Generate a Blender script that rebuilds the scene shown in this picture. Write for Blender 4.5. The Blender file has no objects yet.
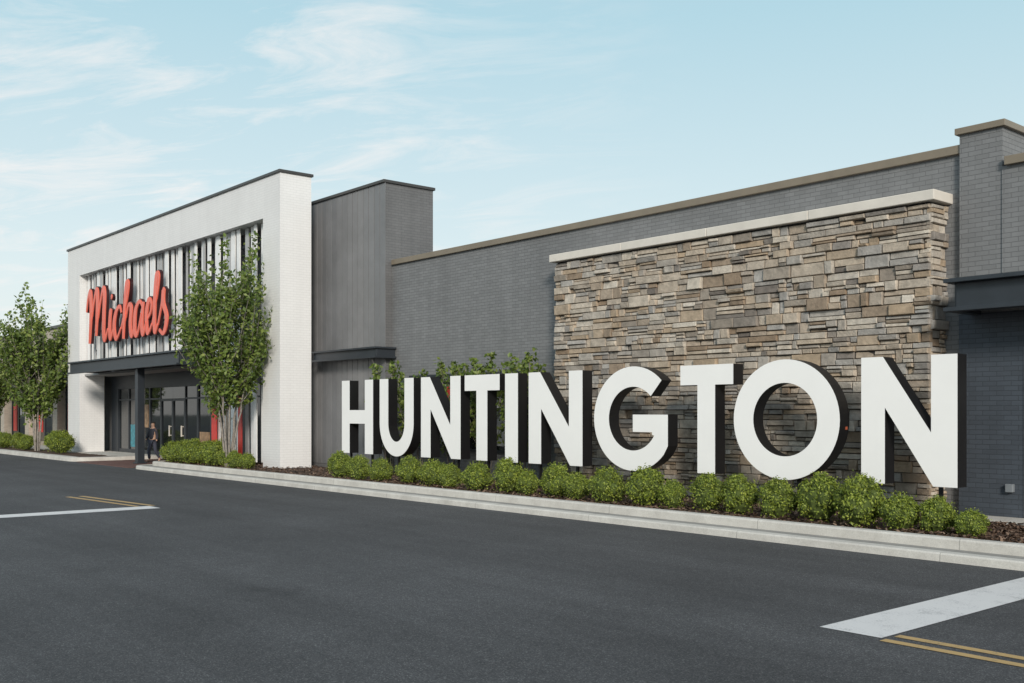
import bpy, bmesh, math, random
from mathutils import Vector, Matrix, noise as mnoise
random.seed(7)
scene=bpy.context.scene
COL=scene.collection
# ------------------------------------------------------------------ helpers
def nmat(name):
    m=bpy.data.materials.new(name); m.use_nodes=True
    nt=m.node_tree; b=nt.nodes["Principled BSDF"]
    return m,nt,b
def N(nt,t,**kw):
    n=nt.nodes.new(t)
    for k,v in kw.items(): setattr(n,k,v)
    return n
def L(nt,a,b): nt.links.new(a,b)
def ramp(nt,fac,stops,interp='LINEAR'):
    r=N(nt,'ShaderNodeValToRGB'); r.color_ramp.interpolation=interp
    e=r.color_ramp.elements
    while len(e)<len(stops): e.new(0.5)
    for i,(p,c) in enumerate(stops):
        e[i].position=p; e[i].color=(c[0],c[1],c[2],1)
    L(nt,fac,r.inputs['Fac']); return r.outputs['Color']
def noise(nt,vec,scale,detail=4,rough=0.6):
    n=N(nt,'ShaderNodeTexNoise'); n.inputs['Scale'].default_value=scale
    n.inputs['Detail'].default_value=detail; n.inputs['Roughness'].default_value=rough
    if vec is not None: L(nt,vec,n.inputs['Vector'])
    return n.outputs['Fac']
def pos(nt): return N(nt,'ShaderNodeNewGeometry').outputs['Position']
def mixc(nt,f,a,b,mode='MIX'):
    m=N(nt,'ShaderNodeMix',data_type='RGBA',blend_type=mode)
    if hasattr(f,'links'): L(nt,f,m.inputs[0])
    else: m.inputs[0].default_value=f
    for i,s in ((6,a),(7,b)):
        if hasattr(s,'links'): L(nt,s,m.inputs[i])
        else: m.inputs[i].default_value=(s[0],s[1],s[2],1)
    return m.outputs[2]
def bump(nt,b,h,strength,dist=0.02):
    n=N(nt,'ShaderNodeBump'); n.inputs['Strength'].default_value=strength; n.inputs['Distance'].default_value=dist
    L(nt,h,n.inputs['Height']); L(nt,n.outputs['Normal'],b.inputs['Normal'])
def plain(name,c,rough=0.6,metal=0,var=0.12,scale=3.0,bmp=0.0,bscale=60):
    m,nt,b=nmat(name); p=pos(nt)
    f=noise(nt,p,scale,5)
    col=ramp(nt,f,[(0.3,[v*(1-var) for v in c]),(0.7,[min(1,v*(1+var)) for v in c])])
    L(nt,col,b.inputs['Base Color']); b.inputs['Roughness'].default_value=rough; b.inputs['Metallic'].default_value=metal
    if bmp>0: bump(nt,b,noise(nt,p,bscale,3),bmp,0.01)
    return m
def brickmat(name,c,mort,w=0.21,h=0.073,bstr=0.6,var=0.1,rough=0.75,streak=0.12):
    m,nt,b=nmat(name); p=pos(nt)
    s=N(nt,'ShaderNodeSeparateXYZ'); L(nt,p,s.inputs[0])
    a=N(nt,'ShaderNodeMath',operation='ADD'); L(nt,s.outputs[0],a.inputs[0]); L(nt,s.outputs[1],a.inputs[1])
    cb=N(nt,'ShaderNodeCombineXYZ'); L(nt,a.outputs[0],cb.inputs[0]); L(nt,s.outputs[2],cb.inputs[1])
    br=N(nt,'ShaderNodeTexBrick'); L(nt,cb.outputs[0],br.inputs['Vector'])
    br.inputs['Scale'].default_value=1; br.inputs['Brick Width'].default_value=w; br.inputs['Row Height'].default_value=h
    br.inputs['Mortar Size'].default_value=0.006; br.inputs['Mortar Smooth'].default_value=0.4; br.inputs['Bias'].default_value=0
    br.inputs['Color1'].default_value=(*[v*(1-var) for v in c],1); br.inputs['Color2'].default_value=(*[min(1,v*(1+var)) for v in c],1)
    br.inputs['Mortar'].default_value=(*mort,1)
    f=noise(nt,p,0.6,6,0.65)
    sh=ramp(nt,f,[(0.25,(1-streak*1.5,)*3),(0.75,(1.0,1.0,1.0))])
    mp=N(nt,'ShaderNodeMapping'); mp.inputs['Scale'].default_value=(3.0,3.0,0.25); L(nt,p,mp.inputs[0])
    f2=noise(nt,mp.outputs[0],1.2,5)
    sh2=ramp(nt,f2,[(0.3,(1-streak,)*3),(0.65,(1.0,1.0,1.0))])
    c1=mixc(nt,1.0,br.outputs['Color'],sh,'MULTIPLY'); c2=mixc(nt,1.0,c1,sh2,'MULTIPLY')
    L(nt,c2,b.inputs['Base Color']); b.inputs['Roughness'].default_value=rough
    inv=N(nt,'ShaderNodeMath',operation='SUBTRACT'); inv.inputs[0].default_value=1.0; L(nt,br.outputs['Fac'],inv.inputs[1])
    nf=N(nt,'ShaderNodeMath',operation='MULTIPLY_ADD'); L(nt,noise(nt,p,40,3),nf.inputs[0]); nf.inputs[1].default_value=0.25; L(nt,inv.outputs[0],nf.inputs[2])
    bump(nt,b,nf.outputs[0],bstr,0.010)
    return m
def empty(name,loc,label,cat,group=None):
    o=bpy.data.objects.new(name,None); o.location=loc; o.empty_display_size=0.3
    COL.objects.link(o); o["label"]=label; o["category"]=cat
    if group: o["group"]=group
    return o
def worldloc(o):
    v=Vector((0,0,0))
    while o is not None: v+=o.location; o=o.parent
    return v
def meshobj(name,verts,faces,mat,parent=None,loc=None,smooth=False):
    off=worldloc(parent) if parent is not None else Vector((0,0,0))
    org=Vector(loc) if loc is not None else off.copy()
    me=bpy.data.meshes.new(name)
    me.from_pydata([(v[0]-org.x,v[1]-org.y,v[2]-org.z) for v in verts],[],faces)
    if isinstance(mat,(list,tuple)):
        for m in mat: me.materials.append(m)
    else: me.materials.append(mat)
    if smooth:
        for p in me.polygons: p.use_smooth=True
    me.update()
    o=bpy.data.objects.new(name,me); COL.objects.link(o)
    if parent is not None:
        o.parent=parent; o.location=org-off
    else: o.location=org
    return o
def boxvf(b,V,F):
    x0,x1,y0,y1,z0,z1=b; n=len(V)
    V+= [(x0,y0,z0),(x1,y0,z0),(x1,y1,z0),(x0,y1,z0),(x0,y0,z1),(x1,y0,z1),(x1,y1,z1),(x0,y1,z1)]
    F+= [(n,n+3,n+2,n+1),(n+4,n+5,n+6,n+7),(n,n+1,n+5,n+4),(n+1,n+2,n+6,n+5),(n+2,n+3,n+7,n+6),(n+3,n,n+4,n+7)]
def boxes(name,bl,mat,parent=None,loc=None,bevel=0.0):
    V=[];F=[]
    for b in bl: boxvf(b,V,F)
    if parent is None and loc is None:
        xs=[v[0] for v in V]; ys=[v[1] for v in V]; zs=[v[2] for v in V]
        loc=((min(xs)+max(xs))/2,(min(ys)+max(ys))/2,min(zs))
    o=meshobj(name,V,F,mat,parent,loc)
    if bevel>0:
        md=o.modifiers.new('Bevel','BEVEL'); md.width=bevel; md.segments=2; md.limit_method='ANGLE'
    return o
def tag(o,label,cat,group=None):
    o["label"]=label; o["category"]=cat
    if group: o["group"]=group
def structure(o): o["kind"]="structure"; return o

# ------------------------------------------------------------------ materials
M_grey=brickmat("grey_painted_brick",(0.215,0.22,0.226),(0.145,0.15,0.155),bstr=0.5,var=.08)
M_tower=brickmat("dark_grey_brick",(0.165,0.167,0.172),(0.115,0.117,0.122),bstr=0.4,streak=0.15,var=.06)
M_blue=brickmat("slate_blue_brick",(0.062,0.076,0.096),(0.040,0.05,0.063),bstr=0.4)
M_white=brickmat("white_painted_brick",(0.80,0.80,0.80),(0.70,0.70,0.70),bstr=0.25,var=0.012,streak=0.05)
M_beige=brickmat("beige_brick",(0.50,0.44,0.365),(0.42,0.38,0.32),bstr=0.3)
M_coping=plain("tan_metal_coping",(0.21,0.175,0.13),0.45,var=0.08)
M_darkcop=plain("dark_metal_coping",(0.05,0.048,0.046),0.4)
M_cap=plain("precast_cap",(0.66,0.62,0.56),0.8,var=0.06,bmp=0.3)
M_steel=plain("dark_steel",(0.026,0.032,0.04),0.42,var=0.15)
M_soffit=plain("soffit_wood",(0.18,0.07,0.045),0.6)
M_soffw=plain("soffit_light",(0.35,0.34,0.33),0.7)
M_face=plain("sign_white",(0.88,0.875,0.86),0.4,var=0.02,scale=1.5)
M_black=plain("sign_black",(0.008,0.008,0.009),0.45)
M_red=plain("sign_red",(0.82,0.17,0.115),0.4,var=0.05)
M_redside=plain("sign_red_side",(0.035,0.010,0.012),0.4)
M_orange=plain("sticker_orange",(0.4,0.10,0.05),0.5)
M_posterred=plain("poster_red",(0.62,0.05,0.04),0.4)
M_posterwhite=plain("poster_white",(0.7,0.7,0.7),0.4)
M_teal=plain("poster_teal",(0.03,0.22,0.28),0.4,scale=8,var=0.5)
M_warm=plain("display_wood",(0.30,0.19,0.11),0.5,scale=6,var=0.5)
M_fin=plain("fin_light",(0.80,0.80,0.80),0.4,var=.05)
M_fing=plain("fin_grey",(0.40,0.405,0.41),0.4,var=.05)
M_finwall=plain("fin_backing",(0.11,0.113,0.12),0.7)
def glass():
    m,nt,b=nmat("dark_glass"); b.inputs['Base Color'].default_value=(0.015,0.018,0.02,1); b.inputs['Roughness'].default_value=0.04
    b.inputs['IOR'].default_value=1.6
    bump(nt,b,noise(nt,pos(nt),1.5,2),0.05,0.01)
    return m
M_glass=glass()
def asphalt():
    m,nt,b=nmat("asphalt"); p=pos(nt)
    v=N(nt,'ShaderNodeTexVoronoi'); v.inputs['Scale'].default_value=110; L(nt,p,v.inputs['Vector'])
    sv=N(nt,'ShaderNodeSeparateColor'); L(nt,v.outputs['Color'],sv.inputs[0])
    c1=ramp(nt,sv.outputs[0],[(0.0,(0.034,0.035,0.037)),(0.5,(0.056,0.057,0.060)),(0.85,(0.078,0.079,0.082)),(0.95,(0.125,0.125,0.126)),(1.0,(0.15,0.15,0.15))])
    mid=noise(nt,p,8,7,0.75); big=noise(nt,p,0.28,6,0.62); fine=noise(nt,p,60,5,0.85)
    c2=ramp(nt,big,[(0.3,(0.76,)*3),(0.5,(1.0,)*3),(0.7,(1.24,)*3)])
    c3=ramp(nt,mid,[(0.3,(0.86,)*3),(0.7,(1.14,)*3)])
    c4=ramp(nt,fine,[(0.3,(0.78,)*3),(0.7,(1.22,)*3)])
    mp=N(nt,'ShaderNodeMapping'); mp.inputs['Scale'].default_value=(0.10,1.2,1); L(nt,p,mp.inputs[0])
    tr=ramp(nt,noise(nt,mp.outputs[0],0.8,5,.65),[(0.35,(0.84,)*3),(0.65,(1.16,)*3)])
    col=c1
    for c in (c2,c3,c4,tr): col=mixc(nt,1,col,c,'MULTIPLY')
    # a few dark drips / stains
    st=ramp(nt,noise(nt,p,0.9,3,.5),[(0.0,(1,)*3),(0.66,(1,)*3),(0.74,(0.78,)*3)])
    col=mixc(nt,1,col,st,'MULTIPLY')
    L(nt,col,b.inputs['Base Color']); b.inputs['Roughness'].default_value=0.85; b.inputs['Specular IOR Level'].default_value=0.35
    bump(nt,b,sv.outputs[0],0.35,0.006)
    return m
M_asph=asphalt()
def paint(name,c,c2):
    m,nt,b=nmat(name); p=pos(nt)
    f=noise(nt,p,60,5,0.75); g=noise(nt,p,3,5,0.7)
    a=N(nt,'ShaderNodeMath',operation='MULTIPLY_ADD'); L(nt,g,a.inputs[0]); a.inputs[1].default_value=0.8; L(nt,f,a.inputs[2])
    col=ramp(nt,a.outputs[0],[(0.66,c2),(0.86,c),(1.0,c)])
    L(nt,col,b.inputs['Base Color']); b.inputs['Roughness'].default_value=0.7
    bump(nt,b,f,0.4,0.006); return m
M_pw=paint("road_paint_white",(0.66,0.65,0.64),(0.36,0.36,0.36))
M_py=paint("road_paint_yellow",(0.46,0.31,0.13),(0.16,0.13,0.09))
def concrete(name,k=1.0):
    m,nt,b=nmat(name); p=pos(nt)
    f=noise(nt,p,2.5,6,0.7); g=noise(nt,p,70,4,0.7)
    c=ramp(nt,f,[(0.25,(0.44*k,0.42*k,0.385*k)),(0.7,(0.64*k,0.62*k,0.575*k))])
    s=N(nt,'ShaderNodeSeparateXYZ'); L(nt,p,s.inputs[0])
    md=N(nt,'ShaderNodeMath',operation='PINGPONG'); L(nt,s.outputs[0],md.inputs[0]); md.inputs[1].default_value=1.5
    j=ramp(nt,md.outputs[0],[(0.0,(0.45,)*3),(0.008,(1,)*3)])
    c=mixc(nt,1,c,j,'MULTIPLY'); c=mixc(nt,1,c,ramp(nt,g,[(0.3,(0.82,)*3),(0.7,(1.08,)*3)]),'MULTIPLY')
    L(nt,c,b.inputs['Base Color']); b.inputs['Roughness'].default_value=0.85; bump(nt,b,g,0.35,0.006); return m
M_conc=concrete("kerb_concrete"); M_conc2=concrete("grimy_shaded_concrete",.5)  # second tone is the kerb concrete with grime and riser shade in its colour
def mulch():
    m,nt,b=nmat("mulch"); p=pos(nt)
    f=noise(nt,p,22,6,0.75)
    c=ramp(nt,f,[(0.3,(0.026,0.016,0.011)),(0.6,(0.10,0.06,0.04)),(0.75,(0.19,0.125,0.085))])
    L(nt,c,b.inputs['Base Color']); b.inputs['Roughness'].default_value=0.95; bump(nt,b,f,1.0,0.04); return m
M_mulch=mulch()
def islandmat(name,stops,rough=0.8,bstr=0,bsc=30,trans=0.0,mult=None):
    m,nt,b=nmat(name); g=N(nt,'ShaderNodeNewGeometry')
    c=ramp(nt,g.outputs['Random Per Island'],stops)
    if mult:
        c=mixc(nt,1,c,ramp(nt,noise(nt,g.outputs['Position'],mult[0],4,0.7),[(0.3,(mult[1],)*3),(0.7,(mult[2],)*3)]),'MULTIPLY')
    L(nt,c,b.inputs['Base Color']); b.inputs['Roughness'].default_value=rough
    if bstr: bump(nt,b,noise(nt,g.outputs['Position'],bsc,5,0.7),bstr,0.02)
    if trans>0:
        out=nt.nodes['Material Output']; t=N(nt,'ShaderNodeBsdfTranslucent'); L(nt,c,t.inputs['Color'])
        mx=N(nt,'ShaderNodeMixShader'); mx.inputs[0].default_value=trans
        L(nt,b.outputs[0],mx.inputs[1]); L(nt,t.outputs[0],mx.inputs[2]); L(nt,mx.outputs[0],out.inputs['Surface'])
    return m
M_rib=islandmat("ribbed_grey_metal",[(0,(0.150,0.153,0.160)),(0.5,(0.172,0.174,0.180)),(1,(0.20,0.20,0.205))],0.35,mult=(0.7,.85,1.18))  # random panel tones stand in for the light bands on the tower
M_chip=islandmat("bark_chips",[(0,(0.03,0.018,0.012)),(0.6,(0.12,0.07,0.045)),(1,(0.25,0.17,0.12))])
M_stone=islandmat("ledge_stone",[(0,(0.25,0.215,0.18)),(0.12,(0.45,0.39,0.32)),(0.24,(0.33,0.315,0.295)),(0.36,(0.55,0.49,0.41)),(0.48,(0.26,0.19,0.13)),(0.58,(0.47,0.405,0.33)),(0.70,(0.40,0.305,0.21)),(0.82,(0.60,0.545,0.47)),(0.91,(0.18,0.155,0.135)),(1,(0.44,0.42,0.39))],0.9,1.0,18,mult=(6,0.68,1.2))
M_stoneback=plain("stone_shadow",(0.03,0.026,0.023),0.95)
M_leafshrub=islandmat("shrub_leaves",[(0,(0.10,0.15,0.018)),(0.4,(0.19,0.25,0.030)),(0.8,(0.29,0.355,0.046)),(1,(0.40,0.45,0.08))],0.5,trans=0.3,mult=(3,.80,1.15))
M_leaftree=islandmat("tree_leaves",[(0,(0.08,0.13,0.03)),(0.5,(0.155,0.225,0.046)),(0.85,(0.235,0.305,0.068)),(1,(0.32,0.37,0.11))],0.5,trans=0.4,mult=(1.2,.75,1.2))
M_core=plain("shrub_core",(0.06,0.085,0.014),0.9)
M_bark=plain("bark",(0.24,0.215,0.19),0.85,var=0.4,scale=12,bmp=0.6)
def pavers():
    m=brickmat("red_pavers",(0.17,0.085,0.07),(0.09,0.06,0.05),w=0.2,h=0.1)
    nt=m.node_tree
    for n in list(nt.nodes):
        if n.type=='TEX_BRICK':
            for l in list(nt.links):
                if l.to_node==n: nt.links.remove(l)
            g=[k for k in nt.nodes if k.type=='NEW_GEOMETRY'][0]; L(nt,g.outputs['Position'],n.inputs['Vector'])
    return m
M_pave=pavers()

# ------------------------------------------------------------------ ground / road
g=structure(meshobj("ground",[(-600,-600,-0.006),(600,-600,-0.006),(600,900,-0.006),(-600,900,-0.006)],[(0,1,2,3)],plain("ground_far",(0.07,0.075,0.06),0.9)))
r=structure(meshobj("road",[(-130,-60,0),(70,-60,0),(70,15.6,0),(-130,15.6,0)],[(0,1,2,3)],M_asph))
def quad(name,pts,z,mat): return structure(meshobj(name,[(x,y,z) for x,y in pts],[tuple(range(len(pts)))],mat))
quad("stop_bar",[(-4.82,7.5),(-4.26,7.5),(-4.26,11.5),(-4.82,11.5)],0.005,M_pw)
quad("lane_line",[(-4.22,7.40),(8,7.40),(8,7.50),(-4.22,7.50)],0.005,M_py)
quad("lane_line",[(-4.22,7.62),(8,7.62),(8,7.72),(-4.22,7.72)],0.005,M_py)
quad("stop_bar",[(-19.35,-0.5),(-18.8,-0.5),(-18.8,7.4),(-19.35,7.4)],0.005,M_pw)
quad("lane_line",[(-19.4,7.15),(-19.4,7.25),(-22.6,6.95),(-22.6,6.83)],0.005,M_py)
quad("lane_line",[(-19.4,7.42),(-19.4,7.54),(-22.6,7.22),(-22.6,7.10)],0.005,M_py)

def sweep(name,path,prof,mat):
    V=[];F=[];n=len(path);m=len(prof)
    for i,(x,y) in enumerate(path):
        a=Vector(path[max(i-1,0)]); b=Vector(path[min(i+1,n-1)]); c=Vector((x,y))
        d1=(c-a).normalized() if i>0 else (b-c).normalized(); d2=(b-c).normalized() if i<n-1 else d1
        t=(d1+d2).normalized(); nn=Vector((t.y,-t.x)); k=1/max(0.4,nn.dot(Vector((d1.y,-d1.x))))
        for o,z in prof: V.append((x+nn.x*o*k,y+nn.y*o*k,z))
    for i in range(n-1):
        for j in range(m-1):
            F.append((i*m+j,i*m+j+1,(i+1)*m+j+1,(i+1)*m+j))
    return structure(meshobj(name,V,F,mat))
arc=[( -32.1-0.9*math.sin(t), 12.8-0.9*math.cos(t)) for t in [math.radians(a) for a in range(0,91,10)]]
PTH=[(12,11.9)]+arc+[(-33.0,13.6)]
sweep("kerb",PTH,[(0,-0.02),(0.010,0.085),(0.03,0.105),(0.19,0.108),(0.195,.08)],M_conc)
sweep("kerb_tread",PTH,[(0.18,.08),(0.19,0.094),(0.56,0.096)],M_conc2)  # tread between the two kerbs, shade of the step painted into its darker tone
sweep("kerb",PTH,[(0.50,0.08),(0.505,0.205),(0.525,0.228),(0.66,0.23),(0.67,0.1)],M_conc)
arc2=[( -39.0+0.8*math.cos(t), 12.7-0.8*math.sin(t)) for t in [math.radians(a) for a in range(0,91,10)]]
sweep("kerb",[(-38.2,13.6)]+arc2+[(-75,11.9)],[(0,-0.02),(0.015,0.135),(0.03,0.15),(0.35,0.155),(0.355,0.1)],M_conc)
MZ=.195
def bed(name,x0,x1,y0,y1,z,step=0.12):
    nx=int((x1-x0)/step);ny=int((y1-y0)/step);V=[];F=[]
    for i in range(nx+1):
        for j in range(ny+1):
            x=x0+(x1-x0)*i/nx;y=y0+(y1-y0)*j/ny
            h=0.035*mnoise.noise(Vector((x*1.3,y*1.3,0)))+0.02*mnoise.noise(Vector((x*6,y*6,3)))
            V.append((x,y,z+h))
    for i in range(nx):
        for j in range(ny):
            a=i*(ny+1)+j; F.append((a,a+ny+1,a+ny+2,a+1))
    return structure(meshobj(name,V,F,M_mulch,smooth=True))
bed("mulch_bed",-32.35,-7.0,12.55,15.45,MZ)
bed("mulch_bed",-6.999,12,12.55,14.75,MZ)
bed("mulch_bed",-75,-38.6,12.2,13.6,0.14)
V=[];F=[]
def chips(n,x0,x1,y0,y1,z):
    for _ in range(n):
        x=random.uniform(x0,x1);y=random.uniform(y0,y1);a=random.uniform(0,6.28);l=random.uniform(.015,.05);w=random.uniform(.006,.016)
        zz=z+random.uniform(-.01,.045);t=random.uniform(-.02,.02)
        c,s=math.cos(a),math.sin(a);k=len(V)
        V.extend([(x-c*l+s*w,y-s*l-c*w,zz-t),(x+c*l+s*w,y+s*l-c*w,zz+t),(x+c*l-s*w,y+s*l+c*w,zz+t+.01),(x-c*l-s*w,y-s*l+c*w,zz-t+.01)]);F.append((k,k+1,k+2,k+3))
chips(9000,-20,-7,12.6,15.2,MZ); chips(7500,-7,-2,12.6,14.8,MZ); chips(2500,-32,-20,12.6,15,MZ)
o=meshobj("bark_chips",V,F,M_chip); o["kind"]="stuff"; tag(o,"loose brown bark mulch chips in planting bed","mulch")
structure(boxes("walkway",[(-38.2,-33.0,11.95,15.0,0.0,0.02)],M_pave))
structure(boxes("sidewalk",[(-75,-38.2,13.6,15.2,-0.02,0.155)],M_conc))
structure(boxes("sidewalk",[(-38.199,-27.4,13.6,15.2,-0.02,0.024)],M_pave))
structure(boxes("sidewalk",[(-6.999,12,14.75,15.36,0.1,0.25)],M_conc))

# ------------------------------------------------------------------ long grey building
B1=empty("retail_building",(-12,20,0),"long grey painted brick retail building with tan coping","building")
boxes("wall",[(-23.16,-7.45,15.5,40,0,5.78)],M_grey,B1)
boxes("roof_coping",[(-23.10,-7.45,15.43,15.9,5.78,5.92)],M_coping,B1,bevel=0.01)
boxes("corner_pier",[(-7.448,-6.8,15.4,19,3.3,6.05)],M_grey,B1)
boxes("pier_coping",[(-7.50,-6.74,15.34,19.05,6.05,6.15)],M_coping,B1,bevel=0.008)
boxes("parapet_wall",[(-6.798,14,15.38,40,3.3,5.45)],M_grey,B1)
boxes("parapet_coping",[(-6.735,14,15.3,15.7,5.45,5.58)],M_coping,B1,bevel=0.008)
boxes("lower_wall",[(-7.449,-6.47,15.38,15.9,0.15,3.298)],M_blue,B1)
boxes("upper_lintel",[(-6.47,-2.2,15.38,15.9,2.75,3.298)],M_blue,B1)
boxes("lower_wall",[(-2.2,14,15.38,15.9,0.15,3.298)],M_blue,B1)
w=boxes("window",[(-6.47,-2.2,15.50,15.54,0.25,2.75)],M_glass,B1)
boxes("frame",[(-6.469,-6.41,15.36,15.56,0.25,2.749),(-4.1,-4.02,15.45,15.56,0.25,2.7),(-2.27,-2.2,15.37,15.56,0.25,2.7),(-6.41,-2.27,15.45,15.56,2.1,2.18)],plain("alu",(0.6,0.6,0.6),0.4,0.2),w)
boxes("canopy",[(-7.14,12,14.66,14.70,3.33,3.69),(-7.26,12,14.50,14.70,3.69,3.75),(-7.26,12,14.50,14.70,3.27,3.33),
 (-7.18,-7.14,14.70,15.37,3.33,3.69),(-7.26,-7.1,14.70,15.37,3.69,3.75),(-7.26,-7.1,14.70,15.37,3.27,3.33),(-7.14,12,14.70,15.37,3.6,3.68)]
 +[(xx,xx+.02,14.52,14.66,3.33,3.69) for xx in (-5.0,-3.5,-2.0)],M_steel,B1,bevel=0.005)
boxes("canopy_soffit",[(-7.10,12,14.701,15.37,3.36,3.40)],M_soffit,B1)
boxes("utility_box",[(-6.72,-6.61,15.30,15.38,0.62,0.74)],plain("util",(0.2,0.22,0.24),0.4),B1,bevel=0.008)
w=boxes("window",[(-22.2,-17.2,15.45,15.505,0.9,2.7)],M_glass,B1)
boxes("frame",[(-22.25,-17.15,15.42,15.5,2.70,2.76),(-22.25,-17.15,15.42,15.5,0.84,0.90),(-19.75,-19.69,15.42,15.448,0.9,2.7)],M_steel,w)
for b in [(-20.6,-20.1,15.435,15.449,1.0,2.5),(-18.3,-17.95,15.435,15.449,1.0,2.5)]: boxes("poster",[b],M_posterred,w)
for b in [(-21.5,-20.61,15.435,15.449,1.0,2.5),(-19.2,-18.31,15.435,15.449,1.0,2.5)]: boxes("poster",[b],M_posterwhite,w)

# ------------------------------------------------------------------ stone wall
SW=empty("stone_wall",(-11.9,15.25,0.2),"freestanding tan stacked ledgestone wall with pale cap","wall")
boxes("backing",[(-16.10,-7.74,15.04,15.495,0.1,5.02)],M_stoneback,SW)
V=[];F=[]
def stone(u0,u1,z0,z1,axis,base,sgn):
    j=lambda a:random.uniform(-a,a)
    dpt=random.uniform(0.0,0.08); e=random.uniform(.007,.017); tl=j(.018); tt=j(.018)
    back=[(u0,z0,-.03),(u1,z0,-.03),(u1,z1,-.03),(u0,z1,-.03)]
    mid=[(u0+.004+abs(j(.008)),z0+.003+abs(j(.008)),dpt),(u1-.004-abs(j(.008)),z0+.003+abs(j(.008)),dpt+tl),(u1-.004-abs(j(.008)),z1-.003-abs(j(.008)),dpt+tl+tt),(u0+.004+abs(j(.008)),z1-.003-abs(j(.008)),dpt+tt)]
    fr=[(u0+e*1.3,z0+e,dpt+.016),(u1-e*1.3,z0+e,dpt+tl+.016),(u1-e*1.3,z1-e,dpt+tl+tt+.016),(u0+e*1.3,z1-e,dpt+tt+.016)]
    k=len(V)
    for (u,z,d) in back+mid+fr:
        if axis=='x': V.append((u,base-d,z))
        else: V.append((base+sgn*d,u,z))
    for s in (0,4):
        for q in range(4):
            a=k+s+q;b=k+s+(q+1)%4
            F.append((a,b,b+4,a+4))
    F.append((k+8,k+9,k+10,k+11))
def face_stones(a,b,z0,z1,axis,base,sgn,seed):
    rnd=random.Random(seed); z=z0
    while z<z1-0.02:
        h=rnd.choice([.09,.11,.13,.155,.18,.22])
        if z+h>z1-.05: h=z1-z
        u=a
        while u<b-1e-4:
            l=rnd.choice([.14,.2,.28,.36,.46,.58])*rnd.uniform(.8,1.2)
            if u+l>b-.1: l=b-u
            q=rnd.random()
            if h>.12 and q<.5:
                m=z+h*rnd.uniform(.35,.65)
                if rnd.random()<.5 and l>.3:
                    k=u+l*rnd.uniform(.35,.65)
                    stone(u,k,z,m,axis,base,sgn);stone(k,u+l,z,m,axis,base,sgn)
                else: stone(u,u+l,z,m,axis,base,sgn)
                stone(u,u+l,m,z+h,axis,base,sgn)
            elif h>.17 and q<.65:
                for i in range(3): stone(u,u+l,z+h*i/3,z+h*(i+1)/3,axis,base,sgn)
            else: stone(u,u+l,z,z+h,axis,base,sgn)
            u+=l
        z+=h
face_stones(-16.13,-7.71,.1,5.0,'x',15.04,1,3)
face_stones(15.02,15.5,.1,5.0,'y',-7.745,1,4)
face_stones(15.02,15.5,.1,5.0,'y',-16.095,-1,5)
cl=meshobj("stone_cladding",V,F,M_stone,SW)
xs=[-16.22,-14.1,-11.95,-9.8,-7.60]
boxes("cap",[(xs[i]+.003,xs[i+1]-.003,14.90,15.6,5.03,5.19) for i in range(4)],M_cap,SW,bevel=0.012)

# ------------------------------------------------------------------ dark tower + store portal
B2=empty("store_building",(-35,18,0),"shop building with white portal frame, vertical fins and canopy","building")
boxes("tower",[(-45,-23.161,15.27,16.87,0,8.0)],M_tower,B2)
rb=[]; x=-27.3
while x<-23.3: rb.append((x,x+.26,15.254,15.269,0.3,7.995)); x+=.28
boxes("ribbed_cladding",rb,M_rib,B2,bevel=.004)
boxes("tower_coping",[(-45,-23.11,15.20,16.92,8.0,8.08)],M_darkcop,B2,bevel=.008)
boxes("rear_volume",[(-45,-23.3,16.88,40,0,5.6)],M_tower,B2)
boxes("portal_frame",[(-27.34,-26.30,13.8,14.8,.1,8.62),(-45.2,-43.7,13.8,14.8,.1,8.62),(-43.699,-27.341,13.8,14.8,7.45,8.62)],M_white,B2)
boxes("portal_coping",[(-45.25,-26.25,13.75,14.85,8.62,8.70)],M_darkcop,B2,bevel=.008)
boxes("screen_wall",[(-43.69,-27.35,14.62,15.2,3.4,7.449)],M_finwall,B2)
bl=[];x=-43.6;rn=random.Random(5);mi=[]
while x<-27.5:
    wd=rn.choice([.12,.16,.22,.28]); z1=7.44; z0=3.95 if x<-31.6 else .3
    y0=13.98+rn.uniform(0,.16)
    bl.append((x,x+wd,y0,y0+.035,z0,z1)); mi.append(1 if rn.random()<.33 else 0)
    x+=wd+rn.choice([.06,.09,.12,.16,.22])
fs=boxes("fin_screen",bl,[M_fin,M_fing],B2)
for i,p in enumerate(fs.data.polygons): p.material_index=mi[i//6]
boxes("screen_rail",[(-43.68,-27.36,14.3,14.36,zz,zz+.08) for zz in (4.3,5.6,6.9)],M_steel,B2)
for b in ((-31.1,-30.75,13.90,13.93,.35,2.4),(-29.2,-28.95,13.90,13.93,.35,2.4)): boxes("poster_strip",[b],M_posterred,B2)
boxes("canopy",[(-42.0,-31.3,12.90,12.96,3.36,3.70),(-42.05,-31.25,12.80,12.96,3.70,3.76),(-42.05,-31.25,12.80,12.96,3.30,3.36),
  (-42.0,-41.94,12.96,14.5,3.36,3.70),(-31.36,-31.3,12.96,14.49,3.36,3.70),(-31.4,-31.25,12.96,14.49,3.70,3.76),(-31.4,-31.25,12.96,14.49,3.30,3.36),(-41.93,-31.37,12.97,14.49,3.5,3.6)],M_steel,B2,bevel=.006)
boxes("canopy_soffit",[(-43.69,-27.36,14.0,15.2,3.30,3.38)],M_soffw,B2)
boxes("canopy_column",[(-35.45,-35.2,13.05,13.3,.02,3.49),(-35.5,-35.15,13.0,13.35,.02,.06)],M_steel,B2,bevel=.01)
boxes("shopfront_wall",[(-43.69,-27.36,15.1,15.26,2.75,3.3),(-43.69,-42.9,15.1,15.26,0,2.75),(-31.6,-31.0,15.1,15.26,0,2.75)],M_steel,B2)
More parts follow.
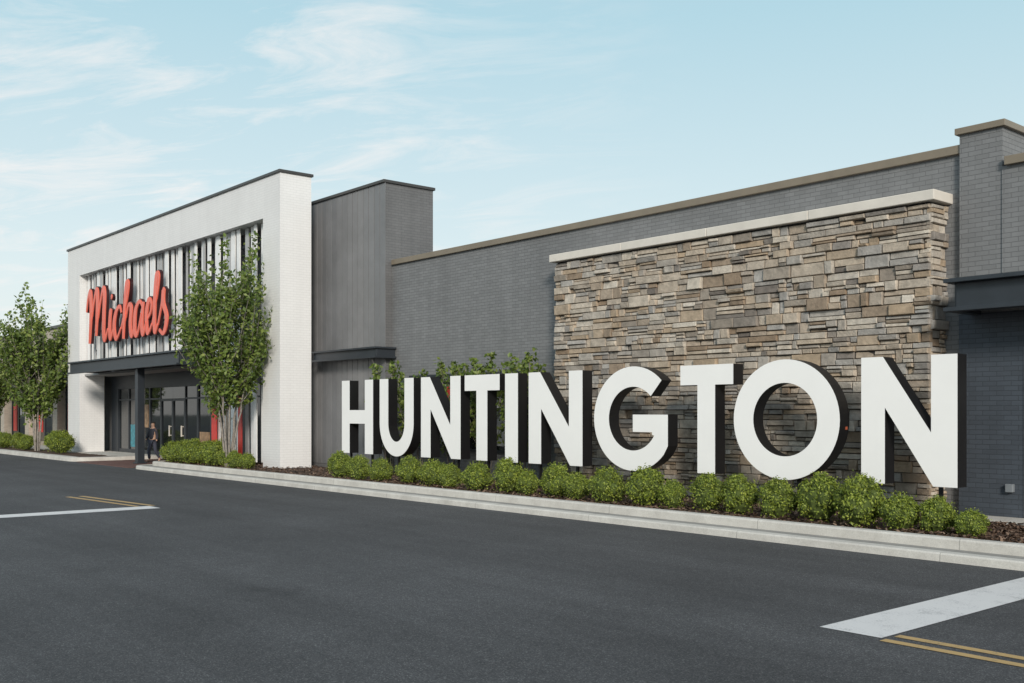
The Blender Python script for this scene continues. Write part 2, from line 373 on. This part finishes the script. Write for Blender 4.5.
def bay(x0,x1,door=False):
    if door:
        d=boxes("door",[(x0,x1,15.16,15.19,.03,2.3)],M_glass,B2)
        boxes("frame",[(x0,x0+.07,15.12,15.2,.03,2.3),(x1-.07,x1,15.12,15.2,.03,2.3),(x0+.07,x1-.07,15.12,15.2,2.22,2.3),(x0+.07,x1-.07,15.12,15.2,.03,.2)],M_steel,d)
        boxes("handle",[(x1-.2,x1-.16,15.05,15.09,.9,1.3),(x1-.2,x1-.16,15.09,15.15,.92,.95),(x1-.2,x1-.16,15.09,15.15,1.25,1.28)],M_cap,d)
        boxes("transom",[(x0,x1,15.14,15.18,2.31,2.74)],M_glass,d)
    else:
        d=boxes("window",[(x0,x1,15.16,15.19,.3,2.74)],M_glass,B2)
        boxes("frame",[(x0,x0+.06,15.12,15.2,.02,2.74),(x1-.06,x1,15.12,15.2,.02,2.74),(x0+.06,x1-.06,15.12,15.2,.02,.3),(x0+.06,x1-.06,15.12,15.2,2.28,2.34)],M_steel,d)
    return d
x=-42.9; k=0
while x<-31.7:
    d=bay(x,x+1.12,k in (4,5))
    if k==1: boxes("poster",[(x+.2,x+.9,15.13,15.158,.4,1.3)],M_teal,d)
    if k==2: boxes("poster",[(x+.15,x+.95,15.13,15.158,1.2,2.1)],M_warm,d)
    if k in (7,8): boxes("poster",[(x+.15,x+.95,15.13,15.158,.5,1.1)],M_warm,d)
    x+=1.13;k+=1
x=-30.98;k=0
while x<-27.6:
    d=bay(x,x+.88)
    boxes("poster",[(x+.12,x+.36,15.13,15.158,.5,2.1)],M_posterred if k%2 else M_posterwhite,d); x+=.89;k+=1
boxes("side_canopy",[(-26.29,-22.98,14.88,14.92,3.30,3.50),(-26.29,-22.92,14.80,14.92,3.50,3.55),(-26.29,-22.92,14.80,14.92,3.25,3.30),(-23.02,-22.98,14.92,15.48,3.30,3.50),(-23.06,-22.92,14.92,15.48,3.50,3.55),(-23.06,-22.92,14.92,15.48,3.25,3.30),(-26.29,-23.17,14.93,15.23,3.4,3.48)],M_steel,B2,bevel=.005)

# far beige building
B3=empty("shop_building",(-60,20,0),"beige brick shop row with dark shopfront windows","building")
boxes("wall",[(-90,-45.21,14.9,40,3.2,5.75)],M_beige,B3)
boxes("wall_base",[(-90,-45.21,15.4,39,0,3.2)],M_beige,B3)
boxes("roof_coping",[(-90,-45.21,14.82,15.3,5.75,5.88)],M_darkcop,B3)
for i in range(9): boxes("brick_pier",[(-45.8-i*4.6-.7,-45.8-i*4.6,14.9,15.4,0.1,3.2)],M_beige,B3)
boxes("canopy",[(-90,-45.3,14.4,14.9,3.05,3.25)],M_steel,B3)
for i in range(8):
    x1=-46.5-i*4.6-.05; x0=x1-3.8
    w=boxes("window",[(x0,x1,15.3,15.35,.4,3.0)],M_glass,B3)
    boxes("frame",[(x0+a,x0+a+.07,15.26,15.36,.2,3.0) for a in (0,1.25,2.5,3.73)],M_steel,w)
    boxes("poster",[(x0+.3,x0+.9,15.27,15.295,.8,2.2)],M_posterred,w)

# ------------------------------------------------------------------ letters
Z0,Z1=0.74,2.62; Hh=Z1-Z0; YL=14.0; DEP=0.27; S=0.385
def arcpts(cx,cy,rx,ry,a0,a1,n): return [(cx+rx*math.cos(math.radians(a0+(a1-a0)*i/n)),cy+ry*math.sin(math.radians(a0+(a1-a0)*i/n))) for i in range(n+1)]
def glyph(ch,w):
    H=Hh;s=S
    if ch=='H': return [[(0,0),(s,0),(s,H*.5-s*.45),(w-s,H*.5-s*.45),(w-s,0),(w,0),(w,H),(w-s,H),(w-s,H*.5+s*.45),(s,H*.5+s*.45),(s,H),(0,H)]]
    if ch=='I': return [[(0,0),(w,0),(w,H),(0,H)]]
    if ch=='T': m=w/2; return [[(m-s/2,0),(m+s/2,0),(m+s/2,H-s*.9),(w,H-s*.9),(w,H),(0,H),(0,H-s*.9),(m-s/2,H-s*.9)]]
    if ch=='N': return [[(0,0),(s,0),(s,H*.60),(w-s*.92,0),(w,0),(w,H),(w-s,H),(w-s,H*.41),(s*.92,H),(0,H)]]
    if ch=='U':
        ry=H*.42; o=arcpts(w/2,ry,w/2,ry+.02,180,360,26); i=arcpts(w/2,ry,w/2-s,ry-s*.88,360,180,26)
        return [[(0,H)]+o+[(w,H),(w-s,H)]+i+[(s,H)]]
    if ch=='O':
        return [arcpts(w/2,H/2,w/2,H/2+.03,0,360,64)[:-1],arcpts(w/2,H/2,w/2-s*1.03,H/2+.03-s*.98,360,0,64)[:-1]]
    if ch=='G':
        o=arcpts(w/2,H/2,w/2,H/2+.03,46,318,48); i=arcpts(w/2,H/2,w/2-s*1.03,H/2+.03-s*.98,-31,-316,48)
        xr=o[-1][0]+.10
        return [o+[(xr,H*.24),(xr,H*.54),(w*.50,H*.54),(w*.50,H*.37),(xr-s*.98,H*.37),(xr-s*.98,i[0][1]+.01)]+i]
def make_letter(ch,x0,w):
    cu=bpy.data.curves.new("tmp",'CURVE'); cu.dimensions='2D'; cu.fill_mode='BOTH'; cu.extrude=DEP/2
    for poly in glyph(ch,w):
        sp=cu.splines.new('POLY'); sp.points.add(len(poly)-1); sp.use_cyclic_u=True
        for p,(a,b) in zip(sp.points,poly): p.co=(a,b,0,1)
    to=bpy.data.objects.new("tmp",cu); COL.objects.link(to)
    dg=bpy.context.evaluated_depsgraph_get(); dg.update(); me=bpy.data.meshes.new_from_object(to.evaluated_get(dg))
    vs=[(x0+v.co.x, YL+DEP/2-v.co.z, Z0+v.co.y) for v in me.vertices]
    front=[];rest=[]
    for p in me.polygons:
        (front if p.normal.z>.9 else rest).append(tuple(p.vertices))
    bpy.data.objects.remove(to)
    e=empty("sign_letter",(x0+w/2,YL+DEP/2,.2),"tall white block letter %s with black sides in mulch bed"%ch,"sign letter","block letters spelling the place name")
    def sub(name,fs,mat):
        used=sorted({i for f in fs for i in f}); mp={v:i for i,v in enumerate(used)}
        return meshobj(name,[vs[v] for v in used],[tuple(mp[i] for i in f) for f in fs],mat,e)
    sub("letter_face",front,M_face); sub("letter_return",rest,M_black)
    px=[x0+.12,x0+w-.36] if ch in 'HN' else [x0+w/2-.03]
    if ch in 'OGU': px=[x0+w/2-.2,x0+w/2+.12]
    for p in px: boxes("support_post",[(p,p+.05,YL+.17,YL+.22,.15,Z0+.06)],M_black,e)
    return e
LT=[('H',-23.27,1.50),('U',-21.47,1.47),('N',-19.70,1.53),('T',-18.02,1.22),('I',-16.62,.42),('N',-15.86,1.59),('G',-13.95,2.02),('T',-11.80,1.15),('O',-10.64,2.00),('N',-8.28,1.48)]
for ch,x,w in LT:
    e=make_letter(ch,x,w)
    if ch=='O':
        boxes("sticker",[(x+w-.03,x+w+.003,YL+.17,YL+.21,Z0+Hh*.42,Z0+Hh*.445)],M_orange,e)

# ------------------------------------------------------------------ script shop sign
def crom(P,n=9):
    out=[];Q=[P[0]]+list(P)+[P[-1]]
    for i in range(1,len(Q)-2):
        p0,p1,p2,p3=[Vector(q) for q in Q[i-1:i+3]]
        for k in range(n):
            t=k/n
            out.append(0.5*((2*p1)+(-p0+p2)*t+(2*p0-5*p1+4*p2-p3)*t*t+(-p0+3*p1-3*p2+p3)*t**3))
    out.append(Vector(P[-1])); return out
SG=empty("shop_sign",(-38.2,13.8,4.5),"coral red brush-script shop name sign on white fins","sign")
OX,OZ,YS=-42.4,4.56,13.68; SX=.955
glyphs={ 'M':[[(-.1,1.3),(.12,1.85),(.42,2.1),(.52,1.3),(.36,-.02)],[(.42,.45),(.75,1.4),(1.15,2.12),(1.32,1.85),(1.27,1.1),(1.17,.25)],[(1.22,.55),(1.6,1.5),(1.98,2.12),(2.15,1.8),(2.08,1.0),(2.06,.3),(2.22,.02),(2.55,.45)]],
 'i':[[(2.55,.45),(2.82,1.2),(2.72,.6),(2.82,.04),(3.2,.5)],[(2.88,1.6),(3.02,1.74)]],
 'c':[[(4.02,.98),(3.86,1.24),(3.45,1.02),(3.26,.5),(3.52,.0),(4.05,.4)]],
 'h':[[(4.05,.4),(4.65,1.4),(4.86,2.0),(4.66,2.04),(4.46,1.2),(4.32,-.03)],[(4.36,.5),(4.76,1.18),(5.08,1.12),(5.0,.45),(5.17,.02),(5.5,.5)]],
 'a':[[(6.26,1.02),(5.98,1.26),(5.56,.95),(5.48,.25),(5.74,.04),(6.18,.8)],[(6.34,1.22),(6.2,.5),(6.34,.02),(6.64,.45)]],
 'e':[[(6.6,.5),(7.0,.76),(7.12,1.12),(6.88,1.24),(6.64,.7),(6.78,.04),(7.2,.35)]],
 'l':[[(7.2,.35),(7.64,1.3),(7.86,1.98),(7.65,2.05),(7.46,1.0),(7.48,.05),(7.76,.3)]],
 's':[[(7.76,.3),(8.14,1.05),(8.30,1.5),(8.28,1.05),(8.60,.5),(8.34,-.04),(7.92,.1)]]}
zoff=0
for gi,(ch,strokes) in enumerate(glyphs.items()):
    for part in (0,1):
        V=[];F=[]
        for st in strokes:
            P=crom(st); n=len(P); k0=len(V); zoff+=1
            for i,p in enumerate(P):
                d=(P[min(i+1,n-1)]-P[max(i-1,0)]).normalized(); nn=Vector((-d.y,d.x))
                t=i/(n-1); tp=(0.55+.45*math.sin(math.pi*min(1,max(0,t*.9+.05))))
                wx=(.15 if ch=='M' else .125)*tp*(1.15 if d.y<-.3 else (.55 if d.y>.4 else .9)); wz=.085*tp
                ya=YS-.003*(zoff%7)-.02*t; yb=ya+.04
                if part: wx+=.04; wz+=.035; ya=ya+.04; yb=ya+.10
                for s_,y_ in ((1,ya),(-1,ya),(-1,yb),(1,yb)):
                    q=p+Vector((nn.x*wx,nn.y*wz))*s_; V.append((OX+q.x*SX,y_,OZ+q.y*.98))
            for i in range(n-1):
                a=k0+4*i
                F+=[(a,a+1,a+5,a+4),(a+1,a+2,a+6,a+5),(a+2,a+3,a+7,a+6),(a+3,a,a+4,a+7)]
            F.append((k0,k0+3,k0+2,k0+1)); e=k0+4*(n-1); F.append((e,e+1,e+2,e+3))
        if part==0: letter=meshobj("script_letter",V,F,M_red,SG)
        else: meshobj("letter_return",V,F,M_redside,letter)
boxes("sign_rail",[(-42.2,-34.4,13.90,13.95,5.0,5.06)],M_steel,SG)

# ------------------------------------------------------------------ foliage
def leaf(V,F,c,size,rnd,up=.3,out=None):
    n=Vector((rnd.gauss(0,1),rnd.gauss(0,1),rnd.gauss(0,1)+up))
    if out is not None: n=n*.55+out*1.1
    n.normalize()
    t=n.orthogonal().normalized(); t=Matrix.Rotation(rnd.uniform(0,6.28),3,n)@t; b=n.cross(t)
    l=size*rnd.uniform(.7,1.3); w=l*.6;k=len(V)
    V.extend([c-t*l*.5,c+b*w*.5+n*l*.06,c+t*l*.5,c-b*w*.5+n*l*.06]); F.append((k,k+1,k+2,k+3))
def shrub_mesh(seed,nl=4000,R=.385,H=.62):
    rnd=random.Random(seed); V=[];F=[]
    lumps=[(Vector((0,0,H*.46)),R*.80)]
    for i in range(22):
        a=rnd.uniform(0,6.28); el=rnd.uniform(-.45,1.45); r=R*.66
        lumps.append((Vector((math.cos(a)*math.cos(el)*r,math.sin(a)*math.cos(el)*r,H*.46+math.sin(el)*H*.36)),rnd.uniform(.08,.14)))
    wts=[5]+[1]*22
    for i in range(nl):
        c,r=rnd.choices(lumps,wts)[0]; d=Vector((rnd.gauss(0,1),rnd.gauss(0,1),rnd.gauss(0,1)+.25)).normalized()
        rr=r*(rnd.uniform(.86,1.1) if rnd.random()<.9 else rnd.uniform(1.1,1.38))
        p=c+d*rr
        if p.z<.02: continue
        leaf(V,F,p,.041,rnd,out=(d*.85+Vector((0,0,.25))))
    for _ in range(16):
        a=rnd.uniform(0,6.28); r=rnd.uniform(0,.75)*R; b=Vector((math.cos(a)*r,math.sin(a)*r,H*(.95-.35*(r/R)**2)))
        d=Vector((math.cos(a)*.4,math.sin(a)*.4,1)).normalized()
        for q in range(6): leaf(V,F,b+d*q*.016+Vector((rnd.gauss(0,.012),rnd.gauss(0,.012),0)),.038,rnd)
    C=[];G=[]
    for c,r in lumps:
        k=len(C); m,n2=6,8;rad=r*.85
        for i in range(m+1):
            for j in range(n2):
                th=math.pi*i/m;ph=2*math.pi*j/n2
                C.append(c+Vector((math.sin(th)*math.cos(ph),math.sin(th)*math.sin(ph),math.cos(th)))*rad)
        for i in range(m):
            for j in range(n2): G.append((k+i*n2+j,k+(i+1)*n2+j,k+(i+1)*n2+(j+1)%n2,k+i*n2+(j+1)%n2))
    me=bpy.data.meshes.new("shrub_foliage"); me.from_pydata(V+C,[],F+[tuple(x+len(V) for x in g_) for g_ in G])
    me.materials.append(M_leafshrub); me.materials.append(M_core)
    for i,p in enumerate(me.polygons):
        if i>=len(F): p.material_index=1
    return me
SM=[shrub_mesh(s) for s in (1,2,3,4,5,6,7)]
def shrub(x,y,z,s,sz=1.0,group="clipped green shrubs along the kerb",label="rounded green shrub in mulch bed beside kerb"):
    o=bpy.data.objects.new("shrub",random.choice(SM)); COL.objects.link(o)
    o.location=(x,y,z); o.rotation_euler=(0,0,random.uniform(0,6.28)); o.scale=(s,s*random.uniform(.92,1.08),s*sz)
    tag(o,label,"shrub",group); return o
sx=[(-21.75,.98),(-20.75,.9),(-19.95,.82),(-18.95,.9),(-17.95,.9),(-17.2,.78),(-16.25,.93),(-15.4,.98),(-14.8,.72),(-14.1,.95),(-13.4,.78),(-12.6,.93),(-11.75,1.0),(-11.15,.72),(-10.5,.93),(-9.85,.92),(-9.15,.88),(-8.42,1.04),(-7.68,1.04),(-7.08,.80),(-6.62,.76)]
for x,s in sx: shrub(x,13.05+random.uniform(-.13,.13),MZ-.01,s*.96,random.uniform(1.04,1.16))
shrub(-6.10,12.92,MZ,.60,.95,label="small low shrub at the end of the shrub row")
for x,y,s in [(-32.0,13.0,1.0),(-31.1,13.0,1.1),(-30.25,12.95,1.15),(-29.4,13.1,1.1),(-28.6,12.95,1.15),(-27.9,13.0,.85),(-27.3,12.9,.75),(-31.6,13.6,1.1),(-30.0,13.6,1.1),(-26.6,12.95,.7)]:
    shrub(x,y,MZ-.01,s,1.05,"shrubs in the planter under the tree","rounded green shrub in planter beside white pillar")
for x,y,s in [(-43.0,12.9,1.5),(-44.1,13.0,1.45),(-47.6,12.8,1.1),(-49.2,12.9,1.2),(-51,12.8,1.2),(-53,13,1.2)]:
    shrub(x,y,.14,s*.95,1.0,"shrubs on the kerbed island","rounded green shrub on kerbed island")

def tube(V,F,P,r0,r1,ns=6):
    k0=len(V);n=len(P)
    for i,p in enumerate(P):
        d=(P[min(i+1,n-1)]-P[max(i-1,0)]).normalized(); a=d.orthogonal().normalized(); b=d.cross(a); r=r0+(r1-r0)*i/(n-1)
        for j in range(ns):
            t=2*math.pi*j/ns; V.append(p+a*math.cos(t)*r+b*math.sin(t)*r)
    for i in range(n-1):
        for j in range(ns): F.append((k0+i*ns+j,k0+i*ns+(j+1)%ns,k0+(i+1)*ns+(j+1)%ns,k0+(i+1)*ns+j))
def tree(name,base,H,crown0,R,seed,stems=5,ncl=120,nl=62,ls=.085,spread=.6,r0=.045,label="",cat="tree",group=None,lum=.11):
    rnd=random.Random(seed); e=empty(name,base,label,cat,group); B=Vector(base)
    TV=[];TF=[];LV=[];LF=[];st=[]
    for s in range(stems):
        a=2*math.pi*s/stems+rnd.uniform(-.4,.4); hh=H*rnd.uniform(.76,1.0) if s else H
        r=R*spread*rnd.uniform(.45,1.0) if s else R*.1
        P=[]
        for i in range(17):
            t=i/16; q=B+Vector((math.cos(a)*(.08+r*t**1.1),math.sin(a)*(.08+r*t**1.1),hh*t))
            q+=Vector((rnd.gauss(0,.02),rnd.gauss(0,.02),0))*(H/5)*t*2
            P.append(q)
        st.append(P); tube(TV,TF,P,r0*rnd.uniform(.8,1.1),.008)
    def env(z):
        t=max(0,min(1,(z-crown0)/(H-crown0)))
        return R*min(1,t*3.5+.42)*(1-max(0,t-.32)/.80)**.75
    ang=0
    for c in range(ncl):
        P=rnd.choice(st); t=crown0/H+ (1-crown0/H)*rnd.random()**1.05
        i=min(15,int(t*16*.93)); s0=P[i]; z=s0.z-B.z
        ang+=2.4; a=ang+rnd.uniform(-.5,.5)
        cen=Vector((s0.x-B.x,s0.y-B.y))
        outw=Vector((math.cos(a),math.sin(a)))
        if cen.length>.1 and rnd.random()<.6: outw=(outw+cen.normalized()*1.2).normalized()
        reach=(env(z+.3)*rnd.uniform(.6,1.12)-cen.dot(outw))
        reach=max(.12,min(reach,R))
        rise=reach*rnd.uniform(.8,1.8)+.15
        tip=s0+Vector((outw.x*reach,outw.y*reach,rise))
        mid=s0.lerp(tip,.5)+Vector((outw.x,outw.y,-.4))*reach*.12
        Q=[s0,mid,tip,tip+(tip-mid)*.25]; tube(TV,TF,Q,.012*(H/5),.003,4)
        L_=(tip-s0).length
        m=int(nl*min(1.6,L_/.8+.3)*rnd.uniform(.7,1.3)); ax=Vector((outw.x,outw.y,.5)).normalized()
        for k in range(m):
            u=rnd.uniform(.18,1.12)
            p=(s0.lerp(mid,u*2) if u<.5 else mid.lerp(tip,(u-.5)*2))
            sp=lum*(1.1-.55*abs(u-.6))*(H/6)
            p=p+Vector((rnd.gauss(0,sp),rnd.gauss(0,sp),rnd.gauss(0,sp)*1.2))
            leaf(LV,LF,p,ls,rnd,out=ax*.5)
    for P in st:
        for i in range(45):
            p=P[-1]+Vector((rnd.gauss(0,.05),rnd.gauss(0,.05),rnd.uniform(-.6,.12)*H/6)); leaf(LV,LF,p,ls,rnd)
    meshobj("trunk",TV,TF,M_bark,e,smooth=True); meshobj("crown",LV,LF,M_leaftree,e)
    return e
tree("tree",(-27.8,12.95,.2),5.55,1.9,1.42,21,stems=7,ncl=155,nl=46,ls=.135,lum=.095,r0=.04,label="multi-stem green tree in planter before white portal")
tree("tree",(-46.4,12.9,.15),5.6,1.85,1.6,33,stems=6,ncl=140,nl=48,ls=.165,lum=.12,r0=.042,label="leafy green tree on kerbed island by shops")
tree("tree",(-54.5,12.9,.15),4.3,1.8,1.3,35,stems=5,ncl=90,nl=35,ls=.18,lum=.14,label="leafy green tree beside beige shop row")
for i,(x,h,s) in enumerate([(-22.3,3.05,41),(-21.0,2.8,42),(-19.6,2.95,43),(-18.3,3.1,44),(-16.9,3.05,45)]):
    tree("young_tree",(x,14.85,.2),h-.2,.8,.60,s,stems=5,ncl=38,nl=18,ls=.125,r0=.018,label="slender young tree growing behind the white letters",cat="young tree",group="young trees behind the letters",lum=.13)

# ------------------------------------------------------------------ person
def skin(name,pts,edges,rad,mat,parent,sub=2):
    me=bpy.data.meshes.new(name); me.from_pydata(pts,edges,[]); me.materials.append(mat)
    o=bpy.data.objects.new(name,me); COL.objects.link(o); o.parent=parent
    md=o.modifiers.new("Skin",'SKIN'); md.use_smooth_shade=True
    for i,r in enumerate(rad):
        me.skin_vertices[0].data[i].radius=(r,r)
    me.skin_vertices[0].data[0].use_root=True
    s=o.modifiers.new("Sub",'SUBSURF'); s.levels=sub; s.render_levels=sub
    return o
PE=empty("person",(-36.0,13.9,.024),"person in dark jacket and trousers walking to the shop entrance","person")
PE.rotation_euler=(0,0,math.radians(200)); PE.scale=(.84,)*3
skinm=plain("skin",(0.45,0.28,0.2),.5); jm=plain("jacket_cloth",(.03,.03,.04),.9); tm=plain("trouser_cloth",(.05,.055,.08),.9); hm=plain("hair",(.03,.02,.012),.6)
J=[(0,0,.92),(0,0,1.12),(0,0,1.36),(0,0,1.46),(0,0.01,1.55),(0,.015,1.66),
 (.17,0,1.38),(.22,.06,1.12),(.23,.18,.92),(-.17,0,1.38),(-.22,-.04,1.12),(-.23,.02,.88),
 (.09,0,.86),(.10,.14,.48),(.10,.10,.08),(.10,.24,.04),(-.09,0,.86),(-.10,-.04,.48),(-.10,-.28,.12),(-.10,-.20,.03)]
E=[(0,1),(1,2),(2,3),(3,4),(4,5),(2,6),(6,7),(7,8),(2,9),(9,10),(10,11),(0,12),(12,13),(13,14),(14,15),(0,16),(16,17),(17,18),(18,19)]
Rr=[.13,.12,.13,.055,.085,.085,.06,.045,.032,.06,.045,.032,.085,.058,.042,.035,.085,.058,.042,.035]
skin("body",J,E,Rr,skinm,PE)
skin("jacket",[J[0],J[1],J[2],J[6],J[7],(.23,.16,.96),J[9],J[10],(-.23,.0,.93)],[(0,1),(1,2),(2,3),(3,4),(4,5),(2,6),(6,7),(7,8)],[.165,.155,.16,.08,.065,.055,.08,.065,.055],jm,PE)
skin("trousers",[J[0],J[12],J[13],(.10,.105,.12),J[16],J[17],(-.10,-.26,.16)],[(0,1),(1,2),(2,3),(0,4),(4,5),(5,6)],[.15,.10,.075,.06,.10,.075,.06],tm,PE)
skin("hair",[(0,-.02,1.62),(0,-.02,1.70)],[(0,1)],[.095,.085],hm,PE)

# ------------------------------------------------------------------ world / sun / camera
SUN_DIR=Vector((0.80,-0.58,0.40)).normalized()
w=bpy.data.worlds.new("World"); scene.world=w; w.use_nodes=True; nt=w.node_tree
bg=nt.nodes['Background']; bg.inputs['Strength'].default_value=0.125
sky=N(nt,'ShaderNodeTexSky'); sky.sky_type='NISHITA'; sky.sun_disc=False
el=math.asin(SUN_DIR.z); sky.sun_elevation=el; sky.sun_rotation=math.atan2(SUN_DIR.x,SUN_DIR.y)
sky.air_density=1.0; sky.dust_density=1.5; sky.ozone_density=1.0
tc=N(nt,'ShaderNodeTexCoord'); sp=N(nt,'ShaderNodeSeparateXYZ'); L(nt,tc.outputs['Generated'],sp.inputs[0])
grad=ramp(nt,sp.outputs[2],[(0.0,(.98,.98,.95)),(.12,(.84,.95,.96)),(.36,(.53,.79,.88)),(.7,(.55,.65,.74))])
gs=N(nt,'ShaderNodeVectorMath',operation='SCALE'); L(nt,grad,gs.inputs[0]); gs.inputs['Scale'].default_value=7.5
base=mixc(nt,.86,sky.outputs[0],gs.outputs[0])
ad=N(nt,'ShaderNodeMath',operation='ADD'); L(nt,sp.outputs[2],ad.inputs[0]); ad.inputs[1].default_value=.12
dv=N(nt,'ShaderNodeVectorMath',operation='DIVIDE'); L(nt,tc.outputs['Generated'],dv.inputs[0])
cb=N(nt,'ShaderNodeCombineXYZ')
for i in range(3): L(nt,ad.outputs[0],cb.inputs[i])
L(nt,cb.outputs[0],dv.inputs[1])
mp=N(nt,'ShaderNodeMapping'); mp.vector_type='TEXTURE'; mp.inputs['Rotation'].default_value=(0,0,math.radians(36)); mp.inputs['Scale'].default_value=(.95,.45,1); L(nt,dv.outputs[0],mp.inputs[0])
n1=N(nt,'ShaderNodeTexNoise'); n1.inputs['Scale'].default_value=1.9; n1.inputs['Detail'].default_value=12; n1.inputs['Roughness'].default_value=.66; n1.inputs['Distortion'].default_value=.7; L(nt,mp.outputs[0],n1.inputs['Vector'])
dt=N(nt,'ShaderNodeVectorMath',operation='DOT_PRODUCT'); L(nt,tc.outputs['Generated'],dt.inputs[0]); dt.inputs[1].default_value=Vector((-.97,.15,.24)).normalized()
mk=N(nt,'ShaderNodeMapRange'); L(nt,dt.outputs['Value'],mk.inputs[0]); mk.inputs[1].default_value=.76; mk.inputs[2].default_value=.96
cm=N(nt,'ShaderNodeMapRange'); L(nt,n1.outputs['Fac'],cm.inputs[0]); cm.inputs[1].default_value=.47; cm.inputs[2].default_value=.74; cm.inputs[4].default_value=.85
mm=N(nt,'ShaderNodeMath',operation='MULTIPLY'); L(nt,mk.outputs[0],mm.inputs[0]); L(nt,cm.outputs[0],mm.inputs[1])
fin=mixc(nt,mm.outputs[0],base,(7.7,7.4,7.25))
L(nt,fin,bg.inputs['Color'])
sd=bpy.data.lights.new("sun",'SUN'); sd.energy=3.0; sd.angle=math.radians(12); sd.color=(1,.92,.82)
so=bpy.data.objects.new("sun",sd); COL.objects.link(so); so.rotation_euler=SUN_DIR.to_track_quat('Z','Y').to_euler()
cd=bpy.data.cameras.new("camera"); cd.lens=35.86; cd.sensor_width=36; cd.shift_y=.069; cd.clip_end=3000
co=bpy.data.objects.new("camera",cd); COL.objects.link(co); co.location=(0,0,1.8); co.rotation_euler=(math.radians(90),0,math.radians(49.5))
scene.camera=co
scene.view_settings.view_transform='Standard'; scene.view_settings.look='None'; scene.view_settings.exposure=0
